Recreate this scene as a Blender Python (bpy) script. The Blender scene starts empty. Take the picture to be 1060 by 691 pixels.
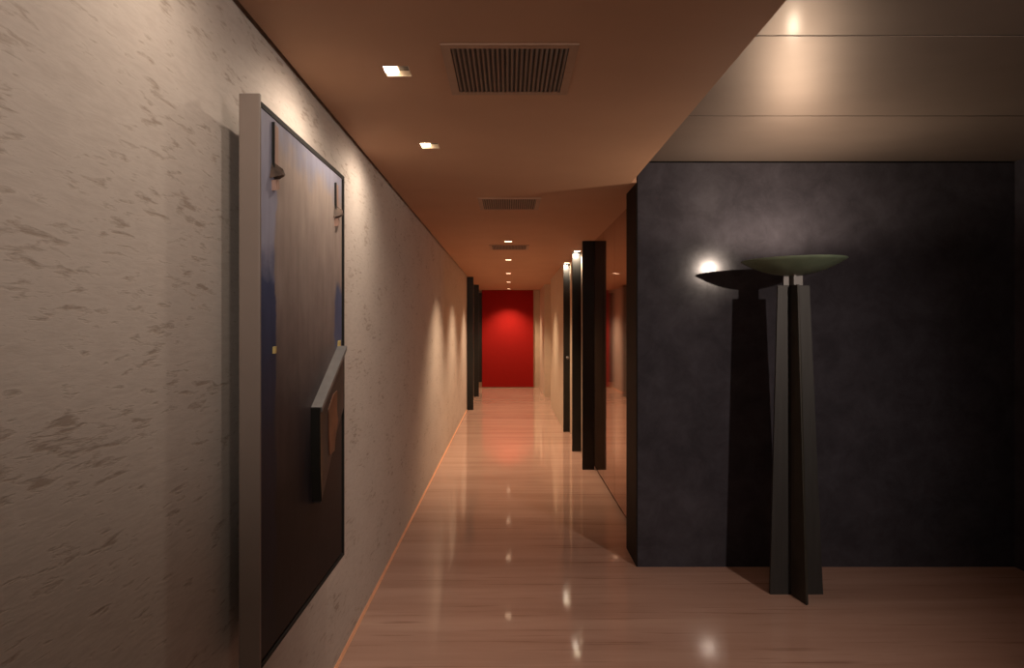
import bpy, bmesh, math, random
from mathutils import Vector, Matrix
random.seed(7)
scene = bpy.context.scene
COL = scene.collection
R = math.radians

# ------------------------------------------------------------------ view
vs = scene.view_settings
vs.view_transform = 'Standard'; vs.look = 'None'; vs.gamma = 1.0
vs.exposure = 0.0; vs.use_curve_mapping = False
try:
    scene.cycles.use_denoising = True
    scene.cycles.max_bounces = 10
    scene.cycles.diffuse_bounces = 6
    scene.cycles.glossy_bounces = 6
    scene.cycles.sample_clamp_indirect = 6.0
except Exception:
    pass

# ------------------------------------------------------------------ measures (metres)
EYE, CEIL, HIGH = 1.5, 2.4, 2.532
A = 0.765            # half corridor
WALL = 4.268         # dark feature wall
WBACK = 4.634
END = 16.83
ROOM_R = 3.16
BACK = -2.2

# ------------------------------------------------------------------ materials
def new_mat(name):
    m = bpy.data.materials.new(name); m.use_nodes = True
    nt = m.node_tree
    b = nt.nodes['Principled BSDF']
    return m, nt, b

def plain(name, col, rough=0.5, metal=0.0, spec=0.5, var=0.0, scale=20.0, bump=0.0, aniso=0.0, stretch=(1, 1, 1)):
    """procedural surface: base colour with slight noise variation and bump"""
    m, nt, b = new_mat(name)
    b.inputs['Roughness'].default_value = rough
    b.inputs['Metallic'].default_value = metal
    b.inputs['Specular IOR Level'].default_value = spec
    tc = nt.nodes.new('ShaderNodeTexCoord')
    mp = nt.nodes.new('ShaderNodeMapping'); mp.inputs['Scale'].default_value = stretch
    nt.links.new(tc.outputs['Object'], mp.inputs['Vector'])
    nz = nt.nodes.new('ShaderNodeTexNoise'); nz.inputs['Scale'].default_value = scale
    nz.inputs['Detail'].default_value = 5
    nt.links.new(mp.outputs['Vector'], nz.inputs['Vector'])
    cr = nt.nodes.new('ShaderNodeValToRGB')
    cr.color_ramp.elements[0].position = 0.3; cr.color_ramp.elements[1].position = 0.7
    cr.color_ramp.elements[0].color = tuple(max(0, c * (1 - var)) for c in col) + (1,)
    cr.color_ramp.elements[1].color = tuple(min(1, c * (1 + var)) for c in col) + (1,)
    nt.links.new(nz.outputs['Fac'], cr.inputs['Fac'])
    nt.links.new(cr.outputs['Color'], b.inputs['Base Color'])
    if bump:
        bp = nt.nodes.new('ShaderNodeBump'); bp.inputs['Strength'].default_value = bump
        bp.inputs['Distance'].default_value = 0.002
        nt.links.new(nz.outputs['Fac'], bp.inputs['Height'])
        nt.links.new(bp.outputs['Normal'], b.inputs['Normal'])
    if aniso:
        b.inputs['Anisotropic'].default_value = aniso
    return m

def emit(name, col, strength):
    m, nt, b = new_mat(name)
    b.inputs['Base Color'].default_value = (0.8, 0.8, 0.8, 1)
    b.inputs['Emission Color'].default_value = col + (1,)
    b.inputs['Emission Strength'].default_value = strength
    return m

def mat_left_wall():
    m, nt, b = new_mat('combed_stone_plaster')
    N, L = nt.nodes.new, nt.links.new
    b.inputs['Roughness'].default_value = 0.75
    b.inputs['Specular IOR Level'].default_value = 0.25
    tc = N('ShaderNodeTexCoord')
    mp = N('ShaderNodeMapping'); mp.inputs['Scale'].default_value = (1, 12, 62); mp.inputs['Rotation'].default_value = (R(2), 0, 0)
    L(tc.outputs['Object'], mp.inputs['Vector'])
    n1 = N('ShaderNodeTexNoise'); n1.inputs['Scale'].default_value = 1.0; n1.inputs['Detail'].default_value = 7
    n1.inputs['Roughness'].default_value = 0.62; n1.inputs['Distortion'].default_value = 0.25
    L(mp.outputs['Vector'], n1.inputs['Vector'])
    mp2 = N('ShaderNodeMapping'); mp2.inputs['Scale'].default_value = (1, 2.2, 5.0)
    L(tc.outputs['Object'], mp2.inputs['Vector'])
    n2 = N('ShaderNodeTexNoise'); n2.inputs['Scale'].default_value = 1.3; n2.inputs['Detail'].default_value = 3
    L(mp2.outputs['Vector'], n2.inputs['Vector'])
    mul = N('ShaderNodeMath'); mul.operation = 'MULTIPLY_ADD'; mul.inputs[1].default_value = 0.45; 
    L(n2.outputs['Fac'], mul.inputs[0]); L(n1.outputs['Fac'], mul.inputs[2])
    cr = N('ShaderNodeValToRGB')
    cr.color_ramp.elements[0].position = 0.785; cr.color_ramp.elements[0].color = (0, 0, 0, 1)
    cr.color_ramp.elements[1].position = 0.93; cr.color_ramp.elements[1].color = (1, 1, 1, 1)
    L(mul.outputs[0], cr.inputs['Fac'])
    # broad mottling
    cr2 = N('ShaderNodeValToRGB')
    cr2.color_ramp.elements[0].position = 0.3; cr2.color_ramp.elements[0].color = (0.54, 0.475, 0.435, 1)
    cr2.color_ramp.elements[1].position = 0.7; cr2.color_ramp.elements[1].color = (0.64, 0.575, 0.53, 1)
    L(n1.outputs['Fac'], cr2.inputs['Fac'])
    mx = N('ShaderNodeMix'); mx.data_type = 'RGBA'
    L(cr.outputs['Color'], mx.inputs['Factor']); L(cr2.outputs['Color'], mx.inputs['A'])
    mx.inputs['B'].default_value = (0.40, 0.33, 0.285, 1)
    L(mx.outputs['Result'], b.inputs['Base Color'])
    sub = N('ShaderNodeMath'); sub.operation = 'MULTIPLY_ADD'; sub.inputs[1].default_value = -1.2
    L(cr.outputs['Color'], sub.inputs[0]); L(n1.outputs['Fac'], sub.inputs[2])
    bp = N('ShaderNodeBump'); bp.inputs['Strength'].default_value = 0.3; bp.inputs['Distance'].default_value = 0.003
    L(sub.outputs[0], bp.inputs['Height']); L(bp.outputs['Normal'], b.inputs['Normal'])
    return m

def mat_floor():
    m, nt, b = new_mat('polished_travertine')
    N, L = nt.nodes.new, nt.links.new
    b.inputs['Roughness'].default_value = 0.06
    b.inputs['Specular IOR Level'].default_value = 0.32
    tc = N('ShaderNodeTexCoord')
    def veins(sc, detail, dist):
        mp = N('ShaderNodeMapping'); mp.inputs['Scale'].default_value = sc
        L(tc.outputs['Object'], mp.inputs['Vector'])
        n = N('ShaderNodeTexNoise'); n.inputs['Scale'].default_value = 1.0; n.inputs['Detail'].default_value = detail
        n.inputs['Roughness'].default_value = 0.6; n.inputs['Distortion'].default_value = dist
        L(mp.outputs['Vector'], n.inputs['Vector'])
        return n
    n1 = veins((0.45, 4.5, 1), 6, 0.4)
    n2 = veins((1.1, 30, 1), 4, 0.3)
    cr = N('ShaderNodeValToRGB')
    e = cr.color_ramp.elements
    e[0].position = 0.28; e[0].color = (0.47, 0.285, 0.222, 1)
    e[1].position = 0.72; e[1].color = (0.64, 0.425, 0.342, 1)
    L(n1.outputs['Fac'], cr.inputs['Fac'])
    cr2 = N('ShaderNodeValToRGB')
    cr2.color_ramp.elements[0].position = 0.59; cr2.color_ramp.elements[0].color = (0, 0, 0, 1)
    cr2.color_ramp.elements[1].position = 0.74; cr2.color_ramp.elements[1].color = (0.85, 0.85, 0.85, 1)
    L(n2.outputs['Fac'], cr2.inputs['Fac'])
    mx = N('ShaderNodeMix'); mx.data_type = 'RGBA'
    L(cr2.outputs['Color'], mx.inputs['Factor']); L(cr.outputs['Color'], mx.inputs['A'])
    mx.inputs['B'].default_value = (0.29, 0.15, 0.112, 1)
    L(mx.outputs['Result'], b.inputs['Base Color'])
    return m

def mat_dark_wall():
    m, nt, b = new_mat('charcoal_lacquer')
    N, L = nt.nodes.new, nt.links.new
    b.inputs['Specular IOR Level'].default_value = 0.13
    tc = N('ShaderNodeTexCoord')
    n1 = N('ShaderNodeTexNoise'); n1.inputs['Scale'].default_value = 6.0; n1.inputs['Detail'].default_value = 8
    n1.inputs['Roughness'].default_value = 0.7; n1.inputs['Distortion'].default_value = 0.35
    L(tc.outputs['Object'], n1.inputs['Vector'])
    cr = N('ShaderNodeValToRGB'); e = cr.color_ramp.elements
    e[0].position = 0.35; e[0].color = (0.042, 0.040, 0.050, 1)
    e[1].position = 0.72; e[1].color = (0.070, 0.067, 0.084, 1)
    L(n1.outputs['Fac'], cr.inputs['Fac']); L(cr.outputs['Color'], b.inputs['Base Color'])
    mr = N('ShaderNodeMapRange'); mr.inputs['To Min'].default_value = 0.09; mr.inputs['To Max'].default_value = 0.16
    L(n1.outputs['Fac'], mr.inputs['Value']); L(mr.outputs['Result'], b.inputs['Roughness'])
    bp = N('ShaderNodeBump'); bp.inputs['Strength'].default_value = 0.06; bp.inputs['Distance'].default_value = 0.003
    L(n1.outputs['Fac'], bp.inputs['Height']); L(bp.outputs['Normal'], b.inputs['Normal'])
    return m

def mat_canvas(h):
    """abstract colour fields; object coords: y along the picture (0..1 m), z height from the bottom"""
    m, nt, b = new_mat('abstract_paint')
    N, L = nt.nodes.new, nt.links.new
    b.inputs['Roughness'].default_value = 0.5; b.inputs['Specular IOR Level'].default_value = 0.12
    tc = N('ShaderNodeTexCoord')
    nz = N('ShaderNodeTexNoise'); nz.inputs['Scale'].default_value = 5.0; nz.inputs['Detail'].default_value = 8; nz.inputs['Roughness'].default_value = 0.62
    L(tc.outputs['Object'], nz.inputs['Vector'])
    # displaced coordinates for ragged edges
    sc = N('ShaderNodeVectorMath'); sc.operation = 'MULTIPLY_ADD'
    sc.inputs[1].default_value = (0.0, 0.12, 0.30)
    L(nz.outputs['Color'], sc.inputs[0]); L(tc.outputs['Object'], sc.inputs[2])
    sp = N('ShaderNodeSeparateXYZ'); L(sc.outputs['Vector'], sp.inputs['Vector'])
    def ramp(sock, stops):
        r = N('ShaderNodeValToRGB')
        while len(r.color_ramp.elements) < len(stops): r.color_ramp.elements.new(0.5)
        for el, (p, c) in zip(r.color_ramp.elements, stops):
            el.position = p; el.color = (c if isinstance(c, tuple) else (c, c, c)) + (1,)
        L(sock, r.inputs['Fac']); return r
    zn = N('ShaderNodeMath'); zn.operation = 'DIVIDE'; zn.inputs[1].default_value = h + 0.25
    L(sp.outputs['Z'], zn.inputs[0])
    field = ramp(zn.outputs[0], [(0.0, (0.018, 0.015, 0.017)), (0.32, (0.030, 0.025, 0.029)), (0.48, (0.075, 0.058, 0.062)),
                                 (0.64, (0.24, 0.190, 0.180)), (0.885, (0.50, 0.41, 0.37)), (0.93, (0.37, 0.37, 0.48))])  # darkens downward: partly the artwork, partly light falloff put into the colour
    field.color_ramp.elements[-1].position = 0.93
    blue = ramp(zn.outputs[0], [(0.0, (0.016, 0.015, 0.019)), (0.42, (0.030, 0.033, 0.060)), (0.68, (0.055, 0.075, 0.16)),
                                (0.745, (0.34, 0.34, 0.45)), (1.0, (0.38, 0.38, 0.49))])
    left = ramp(sp.outputs['Y'], [(0.185, 1.0), (0.20, 0.0)])
    mx = N('ShaderNodeMix'); mx.data_type = 'RGBA'
    L(left.outputs['Color'], mx.inputs['Factor']); L(field.outputs['Color'], mx.inputs['A']); L(blue.outputs['Color'], mx.inputs['B'])
    right = ramp(sp.outputs['Y'], [(0.83, 0.0), (0.86, 1.0)])
    band = ramp(zn.outputs[0], [(0.54, 0.0), (0.58, 1.0), (0.68, 1.0), (0.71, 0.0)])
    mm = N('ShaderNodeMath'); mm.operation = 'MULTIPLY'
    L(right.outputs['Color'], mm.inputs[0]); L(band.outputs['Color'], mm.inputs[1])
    mx2 = N('ShaderNodeMix'); mx2.data_type = 'RGBA'
    L(mm.outputs[0], mx2.inputs['Factor']); L(mx.outputs['Result'], mx2.inputs['A'])
    mx2.inputs['B'].default_value = (0.10, 0.12, 0.22, 1)
    mt = N('ShaderNodeMapping'); mt.inputs['Scale'].default_value = (1, 14, 3.5)
    L(tc.outputs['Object'], mt.inputs['Vector'])
    nt2 = N('ShaderNodeTexNoise'); nt2.inputs['Scale'].default_value = 1.6; nt2.inputs['Detail'].default_value = 7
    L(mt.outputs['Vector'], nt2.inputs['Vector'])
    mot = ramp(nt2.outputs['Fac'], [(0.30, 0.80), (0.70, 1.0)])
    mm3 = N('ShaderNodeMix'); mm3.data_type = 'RGBA'; mm3.blend_type = 'MULTIPLY'; mm3.inputs['Factor'].default_value = 1.0
    L(mx2.outputs['Result'], mm3.inputs['A']); L(mot.outputs['Color'], mm3.inputs['B'])
    L(mm3.outputs['Result'], b.inputs['Base Color'])
    bp = N('ShaderNodeBump'); bp.inputs['Strength'].default_value = 0.25; bp.inputs['Distance'].default_value = 0.004
    L(nz.outputs['Fac'], bp.inputs['Height']); L(bp.outputs['Normal'], b.inputs['Normal'])
    return m

CANVAS_H = 1.48
M = dict(
    left=mat_left_wall(), floor=mat_floor(), dark=mat_dark_wall(), canvas=mat_canvas(CANVAS_H),
    ceil=plain('warm_ceiling_paint', (0.50, 0.30, 0.198), 0.7, var=0.03, scale=3, spec=0.25),
    beige=plain('beige_wall_plaster', (0.60, 0.49, 0.38), 0.7, var=0.05, scale=6, spec=0.3),
    red=plain('red_felt', (0.33, 0.010, 0.008), 0.8, var=0.06, scale=30, spec=0.15),
    black=plain('black_lacquer', (0.017, 0.016, 0.014), 0.35, spec=0.3, var=0.2, scale=4),
    gap=plain('dark_gap', (0.010, 0.008, 0.007), 0.8, var=0.1),
    edge=plain('matt_black_edge', (0.022, 0.018, 0.017), 0.6, var=0.1, spec=0.05),
    bronze=plain('polished_bronze_lacquer', (0.42, 0.255, 0.185), 0.05, metal=0.9, var=0.05, scale=1.5),
    steel=plain('satin_metal_ceiling', (0.29, 0.228, 0.195), 0.46, metal=0.66, spec=0.2, var=0.05, scale=3, stretch=(1, 1.5, 1)),
    frame=plain('pale_frame_lacquer', (0.23, 0.185, 0.163), 0.45, var=0.04, scale=8),
    vframe=plain('vent_frame_paint', (0.34, 0.21, 0.145), 0.5, var=0.05),
    ventback=plain('duct_shade', (0.020, 0.014, 0.011), 0.7, var=0.2),
    slat=plain('vent_slat_metal', (0.12, 0.09, 0.075), 0.45, metal=0.3, var=0.1),
    brass=plain('copper_skirting', (0.95, 0.50, 0.30), 0.4, metal=0.0, var=0.05),
    umber=plain('dark_umber_paint', (0.060, 0.045, 0.042), 0.5, var=0.4, scale=10, bump=0.3),
    copper=plain('torn_copper', (0.17, 0.075, 0.048), 0.4, metal=0.5, var=0.4, scale=14, bump=0.4),
    greymetal=plain('grey_metal', (0.19, 0.185, 0.19), 0.45, metal=0.2, var=0.1),
    pinkwood=plain('pink_wood_strip', (0.42, 0.27, 0.22), 0.5, var=0.15, scale=30, stretch=(1, 1, 0.1)),
    shard=plain('broken_stone', (0.085, 0.055, 0.042), 0.6, var=0.6, scale=40, bump=0.6),
    ochre=plain('ochre_paint', (0.55, 0.42, 0.16), 0.5, var=0.2, scale=40),
    lampblack=plain('black_patina', (0.034, 0.032, 0.027), 0.5, var=0.2, scale=8, spec=0.3),
    lampneck=plain('grey_neck_steel_lit', (0.16, 0.155, 0.155), 0.45, metal=0.3, var=0.1, scale=6),  # lighter copy of the lamp metal, light on the neck put into the colour
    lampgrey=plain('brushed_grey_steel_shaded', (0.032, 0.031, 0.031), 0.5, metal=0.2, var=0.15, scale=6, stretch=(8, 8, 0.5)),  # darker copy, light falloff down the blades put into the colour
    green=plain('green_patina_bowl', (0.175, 0.235, 0.165), 0.42, metal=0.0, var=0.15, scale=10),
    baffle=plain('lamp_baffle', (0.10, 0.075, 0.06), 0.5, var=0.05),
    cup=plain('lamp_reflector', (0.55, 0.45, 0.36), 0.4, metal=0.3, var=0.05),
    glow=emit('lamp_glow', (1.0, 0.80, 0.55), 9.0),
    glow2=emit('small_lamp_glow', (1.0, 0.66, 0.42), 7.0),
    bulb=emit('bulb_glow', (1.0, 0.82, 0.58), 6.0),
)

_b = M['steel'].node_tree.nodes['Principled BSDF']
_b.inputs['Coat Weight'].default_value = 0.045; _b.inputs['Coat Roughness'].default_value = 0.15

# ------------------------------------------------------------------ mesh builder
class MB:
    def __init__(s): s.v, s.f = [], []
    def box(s, x0, x1, y0, y1, z0, z1):
        return s.prism([(x0, y0), (x1, y0), (x1, y1), (x0, y1)], z0, None, z1)
    def prism(s, foot, z0, top=None, z1=1.0):
        top = top or foot; n = len(foot); b = len(s.v)
        s.v += [(x, y, z0) for x, y in foot] + [(x, y, z1) for x, y in top]
        s.f.append(tuple(b + i for i in reversed(range(n)))); s.f.append(tuple(b + n + i for i in range(n)))
        for i in range(n):
            j = (i + 1) % n; s.f.append((b + i, b + j, b + n + j, b + n + i))
        return s
    def prism_x(s, poly, x0, x1, poly1=None):
        """polygon in (y, z) extruded along x"""
        n = len(poly); b = len(s.v); poly1 = poly1 or poly
        s.v += [(x0, y, z) for y, z in poly] + [(x1, y, z) for y, z in poly1]
        s.f.append(tuple(b + i for i in reversed(range(n)))); s.f.append(tuple(b + n + i for i in range(n)))
        for i in range(n):
            j = (i + 1) % n; s.f.append((b + i, b + j, b + n + j, b + n + i))
        return s
    def lathe(s, prof, c=(0, 0, 0), seg=48, sx=1.0, sy=1.0):
        b = len(s.v); n = len(prof)
        for k in range(seg):
            a = 2 * math.pi * k / seg
            for r, z in prof: s.v.append((c[0] + r * sx * math.cos(a), c[1] + r * sy * math.sin(a), c[2] + z))
        for k in range(seg):
            k2 = (k + 1) % seg
            for i in range(n):
                j = (i + 1) % n
                s.f.append((b + k * n + i, b + k2 * n + i, b + k2 * n + j, b + k * n + j))
        return s
    def build(s, name, mat, parent=None, loc=(0, 0, 0), bevel=0.0, smooth=False, seg=2):
        me = bpy.data.meshes.new(name); me.from_pydata(s.v, [], s.f); me.update()
        bm = bmesh.new(); bm.from_mesh(me)
        bmesh.ops.remove_doubles(bm, verts=bm.verts, dist=1e-6)
        bmesh.ops.recalc_face_normals(bm, faces=bm.faces)
        if bevel:
            bmesh.ops.bevel(bm, geom=list(bm.edges), offset=bevel, segments=seg, affect='EDGES', profile=0.5)
        bm.to_mesh(me); bm.free()
        if smooth:
            for p in me.polygons: p.use_smooth = True
        me.materials.append(mat)
        o = bpy.data.objects.new(name, me); COL.objects.link(o); o.location = loc
        if parent: o.parent = parent
        return o

def tag(o, label, cat, group=None):
    o['label'] = label; o['category'] = cat
    if group: o['group'] = group
    return o
def empty(name, loc, rz=0):
    o = bpy.data.objects.new(name, None); COL.objects.link(o)
    o.location = loc; o.rotation_euler = (0, 0, rz); o.empty_display_size = 0.1
    return o
def struct(o, label=None, cat=None):
    o['kind'] = 'structure'
    if label: o['label'] = label
    if cat: o['category'] = cat
    return o
def copy_tree(o, parent=None):
    c = o.copy(); COL.objects.link(c)
    if parent: c.parent = parent
    for ch in list(o.children): copy_tree(ch, c)
    return c

def plate_with_holes(name, mat, ok, xs, ys, holes, z0, z1):
    """horizontal slab made of the cells where ok(x,y), with rectangular holes right through"""
    X = sorted(set([round(x, 4) for x in xs] + [round(v, 4) for h in holes for v in h[:2]]))
    Y = sorted(set([round(y, 4) for y in ys] + [round(v, 4) for h in holes for v in h[2:]]))
    def solid(i, j):
        if i < 0 or j < 0 or i >= len(X) - 1 or j >= len(Y) - 1: return False
        cx, cy = (X[i] + X[i + 1]) / 2, (Y[j] + Y[j + 1]) / 2
        return ok(cx, cy) and not any(h[0] < cx < h[1] and h[2] < cy < h[3] for h in holes)
    mb = MB()
    def q(*p):
        b = len(mb.v); mb.v += p; mb.f.append(tuple(range(b, b + 4)))
    for i in range(len(X) - 1):
        for j in range(len(Y) - 1):
            if not solid(i, j): continue
            x0, x1, y0, y1 = X[i], X[i + 1], Y[j], Y[j + 1]
            q((x0, y0, z0), (x0, y1, z0), (x1, y1, z0), (x1, y0, z0))
            q((x0, y0, z1), (x1, y0, z1), (x1, y1, z1), (x0, y1, z1))
            if not solid(i - 1, j): q((x0, y0, z0), (x0, y0, z1), (x0, y1, z1), (x0, y1, z0))
            if not solid(i + 1, j): q((x1, y0, z0), (x1, y1, z0), (x1, y1, z1), (x1, y0, z1))
            if not solid(i, j - 1): q((x0, y0, z0), (x1, y0, z0), (x1, y0, z1), (x0, y0, z1))
            if not solid(i, j + 1): q((x0, y1, z0), (x0, y1, z1), (x1, y1, z1), (x1, y1, z0))
    return mb.build(name, mat)

# ------------------------------------------------------------------ setting
LW = []                                       # recessed lamps: (x, y, half x, half y)
WASH = [(-0.394, 2.41), (-0.394, 3.40)]
ROW = [7.23, 9.22, 11.57, 13.80, 16.25]
NOOK = [(0.815, 8.16), (0.82, 9.69)]
HX = [(x - 0.046, x + 0.046, y - 0.05, y + 0.05) for x, y in WASH]
HX += [(-0.010 - 0.043, -0.010 + 0.043, y - 0.043, y + 0.043) for y in ROW]
HX += [(x - 0.04, x + 0.04, y - 0.05, y + 0.05) for x, y in NOOK]

struct(MB().box(-A - 0.1, ROOM_R + 0.1, BACK, END + 0.1, -0.1, 0.0).build('floor', M['floor']))
struct(MB().box(-A - 0.12, -A, BACK, END, 0.0, 2.55).build('wall_left', M['left']))
def soffit_ok(x, y):
    if x > 0.765 and y < WALL: return False
    if x > 0.796 and y < WBACK: return False
    return True
struct(plate_with_holes('ceiling', M['ceil'], soffit_ok, [-0.748, 0.765, 0.796, 1.10], [BACK, WALL, WBACK, END],
                        HX, CEIL, CEIL + 0.13))
struct(MB().box(-A, -0.74, BACK, END, 2.50, 2.55).build('trim_1', M['gap']))                 # dark slot over the left wall
# dark feature wall and its shadow line at the ceiling
struct(MB().box(0.803, ROOM_R + 0.1, WALL, WBACK, 0.0, HIGH - 0.008).build('wall_front', M['dark']))
struct(MB().box(0.796, 0.803, WALL + 0.004, WBACK, 0.0, CEIL).build('trim_5', M['edge']))   # matt end of the dark wall
struct(MB().box(0.815, ROOM_R + 0.1, WALL + 0.02, WBACK, HIGH - 0.008, HIGH + 0.03).build('trim_2', M['gap']))
struct(MB().box(ROOM_R, ROOM_R + 0.1, BACK, WALL, 0.0, HIGH + 0.03).build('wall_right', M['dark']))
# metal ceiling, panel by panel
seams = [WALL - 0.922 * k for k in range(8)]
for k in range(7):
    y1, y0 = seams[k], max(seams[k + 1], BACK)
    p = MB().box(0.768, ROOM_R, y0 + 0.0045, y1 - 0.0045, HIGH, HIGH + 0.002).build('ceiling_panel', M['steel'])
    struct(p)
struct(MB().box(0.765, ROOM_R + 0.1, BACK, WALL + 0.1, HIGH + 0.003, HIGH + 0.05).build('trim_3', M['gap']))
# polished bronze wall beyond the corner, in tall panels over a dark recessed foot
XM = 0.895
mb = MB(); ys = [WBACK, 5.15, 5.80, 6.48, 7.17, 7.70, 8.22]
for y0, y1 in zip(ys[:-1], ys[1:]):
    mb.box(XM, XM + 0.03, y0 + 0.003, y1 - 0.003, 0.045, CEIL)
struct(mb.build('wall_corridor', M['bronze']))
struct(MB().box(XM + 0.024, 1.10, WBACK, 8.22, 0.0, CEIL).build('baseboard_right', M['gap']))
struct(MB().box(0.868, 1.10, 8.22, 9.80, 0.0, CEIL).build('wall_nook', M['beige']))
struct(MB().box(0.785, 1.10, 9.80, 12.9, 0.0, CEIL).build('wall_passage', M['beige']))
struct(MB().box(1.00, 1.10, 12.9, 14.6, 0.0, CEIL).build('wall_recess', M['beige']))
struct(MB().box(0.755, 1.10, 14.6, END, 0.0, CEIL).build('wall_pier', M['beige']))
struct(MB().box(-A - 0.12, 1.10, END, END + 0.12, 0.0, CEIL + 0.13).build('wall_end', M['beige']))
struct(MB().prism([(-A, BACK), (-A + 0.012, BACK), (-A + 0.012, END), (-A, END)], 0.0, [(-A, BACK), (-A + 0.004, BACK), (-A + 0.004, END), (-A, END)], 0.012).build('baseboard_left', M['brass']))
struct(MB().box(-0.668, 0.755, END - 0.02, END, 0.0, 0.02).build('baseboard_end', M['beige']))

# red panel at the end
tag(MB().box(-0.6665, 0.597, END - 0.04, END, 0.02, CEIL).build('wall_hanging', M['red'], bevel=0.004),
    'tall plain red panel covering the wall at the end of the corridor', 'panel')
struct(MB().box(-A, -0.672, END - 0.05, END, 0.14, 2.33).build('trim_4', M['black'], bevel=0.004))

# ------------------------------------------------------------------ black fins
def fin(x0, x1, y, label, group, knob=False):
    o = MB().box(x0, x1, y, y + 0.05, 0.0, CEIL).build('wing_panel', M['black'], loc=(0, 0, 0), bevel=0.002)
    tag(o, label, 'panel', group)
    if knob:
        k = MB().lathe([(0.0, 0), (0.010, 0), (0.010, 0.02), (0.022, 0.03), (0.022, 0.045), (0.0, 0.05)], seg=20).build('door_knob', M['greymetal'], o, smooth=True)
        k.rotation_euler = (R(90), 0, 0); k.location = (x0 + 0.055, y, 1.06)
        k['label'] = 'small grey metal knob'
    return o
G = 'black wing panels projecting from the right wall'
fin(0.770, XM, 7.166, 'widest black wing panel on the right, standing against the polished bronze wall', G)
fin(0.760, 0.868, 8.22, 'black wing panel with a bright lamp at its top, right behind the widest one', G)
fin(0.776, 0.868, 9.75, 'slimmest black wing panel on the right with a small knob, farthest down the corridor', G, True)
G = 'black wing panels projecting from the left wall'
fin(-A + 0.006, -0.645, 12.33, 'black wing panel on the left wall, the nearer and taller looking of two', G)
fin(-A + 0.006, -0.650, 14.65, 'black wing panel on the left wall beside the red panel, behind another one', G)

# ------------------------------------------------------------------ ceiling vents
def vent(y, label):
    r = empty('air_vent', (0.002, y, CEIL))
    tag(r, label, 'vent', 'square grilles along the corridor ceiling')
    mb = MB(); o, i = 0.222, 0.192
    mb.box(-o, -i, -0.235, 0.235, -0.005, 0.0); mb.box(i, o, -0.235, 0.235, -0.005, 0.0)
    mb.box(-i, i, -0.235, -0.205, -0.005, 0.0); mb.box(-i, i, 0.205, 0.235, -0.005, 0.0)
    mb.build('frame', M['vframe'], r)
    MB().box(-i, i, -0.205, 0.205, -0.0016, -0.0004).build('backing', M['ventback'], r)  # flat dark sheet standing in for the shade inside the duct
    mb = MB(); n = 24
    for k in range(n):
        x = -i + (k + 0.5) * 2 * i / n
        b = len(mb.v)
        mb.prism([(x - 0.0035, -0.205), (x + 0.0025, -0.205), (x + 0.0025, 0.205), (x - 0.0035, 0.205)], -0.0052,
                 [(x + 0.0005, -0.205), (x + 0.0065, -0.205), (x + 0.0065, 0.205), (x + 0.0005, 0.205)], -0.0016)
    g = mb.build('grille', M['slat'], r); g['label'] = 'dark grille of narrow parallel slats'
    return r
vent(2.405, 'large looking square ceiling grille with dark slats, nearest to the two bright downlights')
vent(5.01, 'second square ceiling grille, alone in the middle of the corridor ceiling')
vent(7.74, 'small looking ceiling grille just behind the first lamp of the centre row')

# ------------------------------------------------------------------ lights
def spot(name, loc, target, power, size, blend, col, rad=0.03):
    d = bpy.data.lights.new(name, 'SPOT'); d.energy = power; d.spot_size = R(size); d.spot_blend = blend
    d.color = col; d.shadow_soft_size = rad
    o = bpy.data.objects.new(name, d); COL.objects.link(o); o.location = loc
    v = Vector(target) - Vector(loc); o.rotation_euler = v.to_track_quat('-Z', 'Y').to_euler()
    return o

def downlight(hx, hy, glow, split, label, group, x, y):
    r = empty('downlight', (x, y, CEIL)); tag(r, label, 'ceiling light', group)
    mb = MB(); D = 0.06
    mb.box(-hx, -hx + 0.003, -hy, hy, 0.0, D); mb.box(hx - 0.003, hx, -hy, hy, 0.0, D)
    mb.box(-hx + 0.003, hx - 0.003, -hy, -hy + 0.003, 0.0, D); mb.box(-hx + 0.003, hx - 0.003, hy - 0.003, hy, 0.0, D)
    mb.box(-hx, hx, -hy, hy, D, D + 0.004)
    mb.build('housing', M['cup'], r)
    if split:
        MB().box(-hx + 0.004, -hx + 0.044, -hy + 0.004, hy - 0.004, 0.012, 0.018).build('lens', M[glow], r)
        MB().prism([(-hx + 0.046, -hy + 0.004), (hx - 0.004, -hy + 0.004), (hx - 0.004, hy - 0.004), (-hx + 0.046, hy - 0.004)], 0.020,
                   None, 0.024).build('baffle', M['baffle'], r)
    else:
        MB().box(-hx + 0.006, hx - 0.006, -hy + 0.006, hy - 0.006, 0.003, 0.009).build('lens', M[glow], r)
    return r

WARM = (1.0, 0.72, 0.46); WALLW = (1.0, 0.82, 0.64)
lab = ['square recessed downlight, the larger looking of the two beside the first ceiling grille',
       'square recessed downlight between the first ceiling grille and the left wall, smaller of two']
for (x, y), l in zip(WASH, lab):
    downlight(0.046, 0.05, 'glow', True, l, 'recessed wall washers near the painting', x, y)
    spot('wall_wash_lamp', (x - 0.018, y, CEIL + 0.010), (-A - 0.10, y, 1.62), 26.0, 150, 1.0, WALLW, 0.012)
for y in (1.41, 0.41):          # the row of wall washers goes on overhead, out of the frame
    spot('wall_wash_lamp', (-0.414, y, CEIL - 0.012), (-A - 0.10, y, 1.62), 9.0, 150, 1.0, WALLW, 0.035)
lab = ['first and biggest looking lamp of the centre row, just before the small grille',
       'second lamp of the centre row, next after the small grille',
       'middle lamp of the five in the centre row of the corridor ceiling',
       'fourth lamp of the centre row, next to last before the red panel',
       'last small lamp of the centre row, right above the red panel']
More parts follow.
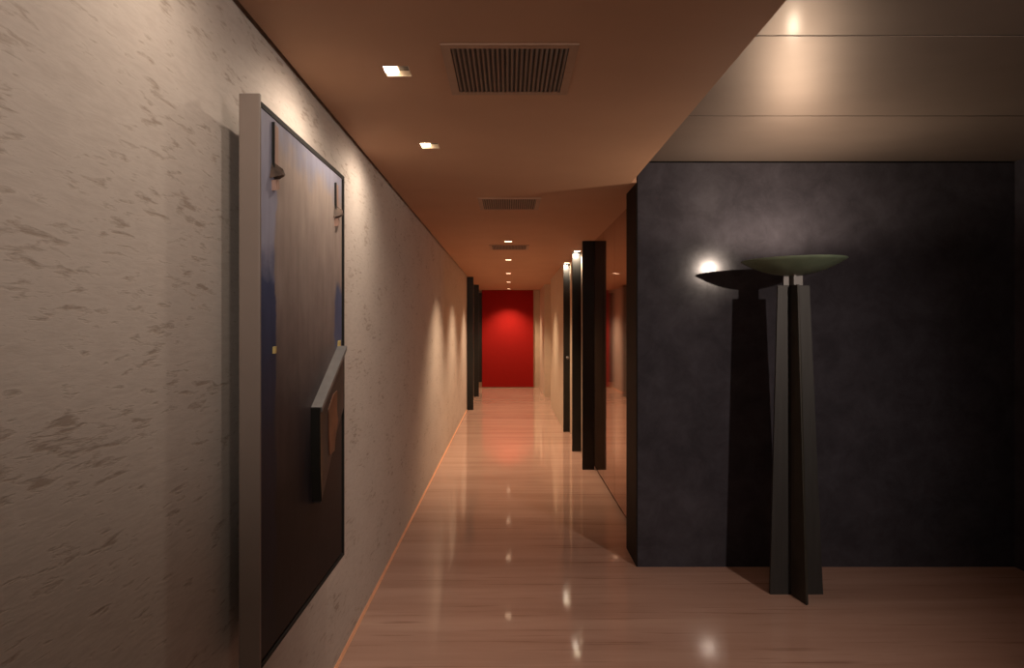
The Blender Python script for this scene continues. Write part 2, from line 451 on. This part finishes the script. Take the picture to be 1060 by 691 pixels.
for y, l in zip(ROW, lab):
    downlight(0.043, 0.043, 'glow2', False, l, 'centre row of corridor downlights', -0.010, y)
    spot('corridor_lamp', (-0.010, y, CEIL - 0.012), (-0.010, y, 0), 150.0, 108, 0.85, WARM, 0.03)
lab = ['bright recessed lamp above the black wing panel behind the widest one',
       'bright recessed lamp above the slimmest black wing panel on the right']
for (x, y), l in zip(NOOK, lab):
    downlight(0.04, 0.05, 'glow', False, l, 'lamps over the black wing panels', x, y)
    spot('wing_lamp', (x - 0.01, y - 0.02, CEIL - 0.012), (x - 0.01, y + 0.06, CEIL - 0.085), 36.0, 84, 0.9, WALLW, 0.025)

# ------------------------------------------------------------------ painting on the left wall
FX, BX = -0.655, -0.711            # front / back planes
Y0, Y1, Z0, Z1 = 1.795, 2.718, 0.594, 2.114
pt = empty('painting', (FX, Y0, Z0))
tag(pt, 'tall abstract painting in blue grey and brown, deep pale frame, left wall', 'painting')
W, H = Y1 - Y0, Z1 - Z0
dp = BX - FX; t = 0.012
MB().box(dp, 0.0, 0, t, -0.010, H).build('side_board', M['frame'], pt, bevel=0.003)['label'] = 'pale side board of the frame'
mb = MB(); g = 0.018
mb.box(dp, 0.0, W - t, W, 0, H - g); mb.box(dp, 0.0, t, W - t, 0, t); mb.box(dp, 0.0, t, W - t, H - g - 0.016, H - g)
mb.build('frame', M['gap'], pt, bevel=0.001)['label'] = 'thin black edge of the frame'
MB().box(dp, -0.022, t, W - t, t, H - g - 0.016).build('backing_board', M['gap'], pt)
cv = MB().box(-0.022, -0.002, 0.014, 0.885, 0.020, CANVAS_H + 0.008).build('canvas', M['canvas'], pt, bevel=0.001)
def yz(px, py):                    # place on the picture plane
    d = -FX * 707 / (527 - px); return d - Y0, EYE - (py - 338) / 707 * d - Z0
# two hanging strips, each with a broken shard
for (xa, ya, yb) in ((282.5, 128, 174), (347, 190, 217)):
    y, zt = yz(xa, ya); _, zb = yz(xa, yb)
    st = MB().box(-0.002, 0.004, y, y + 0.036, zb, zt).build('hanging_strip', M['pinkwood'], pt, bevel=0.001)
    st['label'] = 'thin pinkish hanging strip with a dark edge'
    MB().box(-0.002, 0.006, y - 0.004, y, zb, zt + 0.004).build('edge_bar', M['black'], st)
    mb = MB(); c = (y + 0.012, zb - 0.01)
    poly = [(c[0] - 0.034, c[1] - 0.022), (c[0] - 0.014, c[1] + 0.030), (c[0] + 0.008, c[1] + 0.016), (c[0] + 0.042, c[1] - 0.004), (c[0] + 0.020, c[1] - 0.020), (c[0] - 0.008, c[1] - 0.012)]
    tip = [(c[0] + (p[0] - c[0]) * 0.35 + 0.006, c[1] + (p[1] - c[1]) * 0.35) for p in poly]
    mb.prism_x(poly, -0.002, 0.024, tip)
    mb.build('shard', M['shard'], st)
    q = (y + 0.010, zb - 0.046)
    MB().prism_x([(q[0] - 0.012, q[1] - 0.016), (q[0] - 0.016, q[1] + 0.012), (q[0] + 0.010, q[1] + 0.02), (q[0] + 0.018, q[1] - 0.006)], -0.002, 0.010).build('chip', M['pinkwood'], st)
# slanting relief with a grey top edge and torn copper front
a, bq = yz(323, 426), yz(350, 362)
rf = MB().prism_x([a, bq, (bq[0], bq[1] - 0.22), (bq[0] - 0.10, a[1] - 0.10), (a[0] + 0.075, a[1] - 0.27), (a[0] + 0.026, a[1] - 0.31), (a[0] + 0.016, a[1] - 0.20)], -0.002, 0.022).build('relief', M['umber'], pt)
rf['label'] = 'slanting dark relief'
MB().prism_x([a, bq, (bq[0], bq[1] + 0.016), (a[0] - 0.004, a[1] + 0.016)], -0.002, 0.034).build('edge_plate', M['greymetal'], rf)['label'] = 'slanting grey plate along the top of the relief'
MB().prism_x([(a[0] - 0.010, a[1] + 0.014), (a[0] + 0.004, a[1] + 0.012), (a[0] + 0.022, a[1] - 0.27), (a[0] + 0.010, a[1] - 0.30), (a[0] - 0.004, a[1] - 0.20)], -0.002, 0.030).build('edge_bar', M['black'], rf)
def cp(px, py): return yz(px, py)
MB().prism_x([cp(333, 424), cp(338, 408), cp(342, 404), cp(341.5, 424), cp(343, 434), cp(340, 452), cp(339, 466), cp(334, 471), cp(333, 450)], 0.021, 0.026).build('torn_sheet', M['copper'], rf)['label'] = 'torn copper sheet'
for px, py, s in ((283.5, 362, 0.010), (350.5, 357, 0.018)):
    y, z = yz(px, py)
    MB().prism_x([(y - s * .6, z - s), (y + s * .5, z - s * .8), (y + s * .7, z + s), (y - s * .4, z + s * .8)], -0.002, 0.006).build('paint_dab', M['ochre'], pt)['label'] = 'small ochre dab'

# ------------------------------------------------------------------ torchiere before the dark wall
def bowl_mb(rx, ry, depth, th=0.010):
    prof = []; n = 14
    for k in range(n + 1):                     # outside from the middle to the rim
        u = k / n; prof.append((u, depth * (u ** 2.1)))
    out = [(0.0001, 0.0)] + prof[1:]
    ins = [(max(0.0001, u - 0.004), z + th * (1 - 0.75 * u)) for u, z in reversed(out)]
    return MB().lathe(out + ins, sx=rx, sy=ry, seg=72)

def rel(pts, c): return [(x - c[0], y - c[1]) for x, y in pts]

c = (1.595, 3.83)
lamp = empty('torchiere', (c[0], c[1], 0))
tag(lamp, 'dark floor uplighter with crossed tapering blades under a shallow greenish bowl', 'floor lamp')
ZP, ZN = 1.732, 1.800                       # top of the blades, top of the neck
def blade(name, f, t, z0, z1, m, b=0.001): return MB().prism(rel(f, c), z0, rel(t, c), z1).build(name, M[m], lamp, bevel=b)
blade('front_blade', [(1.578, 3.826), (1.600, 3.680), (1.617, 3.690), (1.600, 3.826)],
      [(1.578, 3.826), (1.580, 3.745), (1.592, 3.745), (1.592, 3.826)], 0, ZP, 'lampblack')
blade('side_blade', [(1.463, 3.828), (1.584, 3.828), (1.584, 3.846), (1.463, 3.846)],
      [(1.506, 3.828), (1.584, 3.828), (1.584, 3.842), (1.506, 3.842)], 0, ZP, 'lampgrey')
blade('side_blade', [(1.586, 3.828), (1.761, 3.828), (1.761, 3.846), (1.586, 3.846)],
      [(1.586, 3.828), (1.685, 3.828), (1.685, 3.842), (1.586, 3.842)], 0, ZP, 'lampgrey')
blade('rear_blade', [(1.578, 3.848), (1.600, 3.848), (1.612, 3.985), (1.594, 3.985)],
      [(1.578, 3.844), (1.592, 3.844), (1.594, 3.915), (1.582, 3.915)], 0, ZP, 'lampblack')
nk = MB()
nk.prism(rel([(1.539, 3.828), (1.647, 3.828), (1.647, 3.842), (1.539, 3.842)], c), ZP, None, ZN)
nk.prism(rel([(1.578, 3.785), (1.592, 3.785), (1.592, 3.827), (1.578, 3.827)], c), ZP, None, ZN)
nk.prism(rel([(1.578, 3.843), (1.592, 3.843), (1.592, 3.885), (1.578, 3.885)], c), ZP, None, ZN)
nk.build('neck', M['lampneck'], lamp, bevel=0.0008)
bw = bowl_mb(0.279, 0.279, 0.086).build('bowl', M['green'], lamp, loc=(0, 0, 1.786), smooth=True); bw['label'] = 'shallow greenish bowl'
bw.rotation_euler = (0, R(-1.0), 0)
MB().lathe([(0.0001, 0), (0.022, 0.0), (0.026, 0.018), (0.018, 0.034), (0.0001, 0.04)], seg=20).build('bulb', M['bulb'], lamp, loc=(0, 0, 1.815), smooth=True)
spot('uplight_lamp', (c[0], c[1], 1.862), (c[0], c[1], 5), 29.0, 174, 0.4, (1.0, 0.77, 0.56), 0.03)
# room lamp right of the camera, seen only as a glint in the dark wall
spot('room_and_fill_lamp', (2.28, 0.74, 2.16), (0.40, 4.268, 0.85), 165.0, 80, 1.0, (1.0, 0.80, 0.66), 0.025)
spot('room_and_fill_lamp', (2.30, 0.70, 2.28), (-0.765, 1.5, 2.50), 62.0, 58, 1.0, (1.0, 0.83, 0.70), 0.04)
spot('room_and_fill_lamp', (0.35, -2.0, 2.3), (-0.765, 1.95, 2.25), 150.0, 42, 1.0, (1.0, 0.83, 0.70), 0.05)  # added fill behind the viewer, brightens the wall strip beside the painting

# ------------------------------------------------------------------ world, camera
w = bpy.data.worlds.new('dim_interior'); scene.world = w; w.use_nodes = True
bg = w.node_tree.nodes['Background']
bg.inputs['Color'].default_value = (1.0, 0.92, 0.80, 1); bg.inputs['Strength'].default_value = 0.105

cam = bpy.data.cameras.new('camera'); cam.sensor_fit = 'HORIZONTAL'; cam.sensor_width = 36.0
cam.lens = 707 / 1060 * 36.0; cam.shift_x = 3 / 1060; cam.shift_y = -7.5 / 1060
cam.clip_start = 0.02; cam.clip_end = 100
co = bpy.data.objects.new('camera', cam); COL.objects.link(co)
co.location = (0, 0, EYE); co.rotation_euler = (R(90), 0, 0)
scene.camera = co
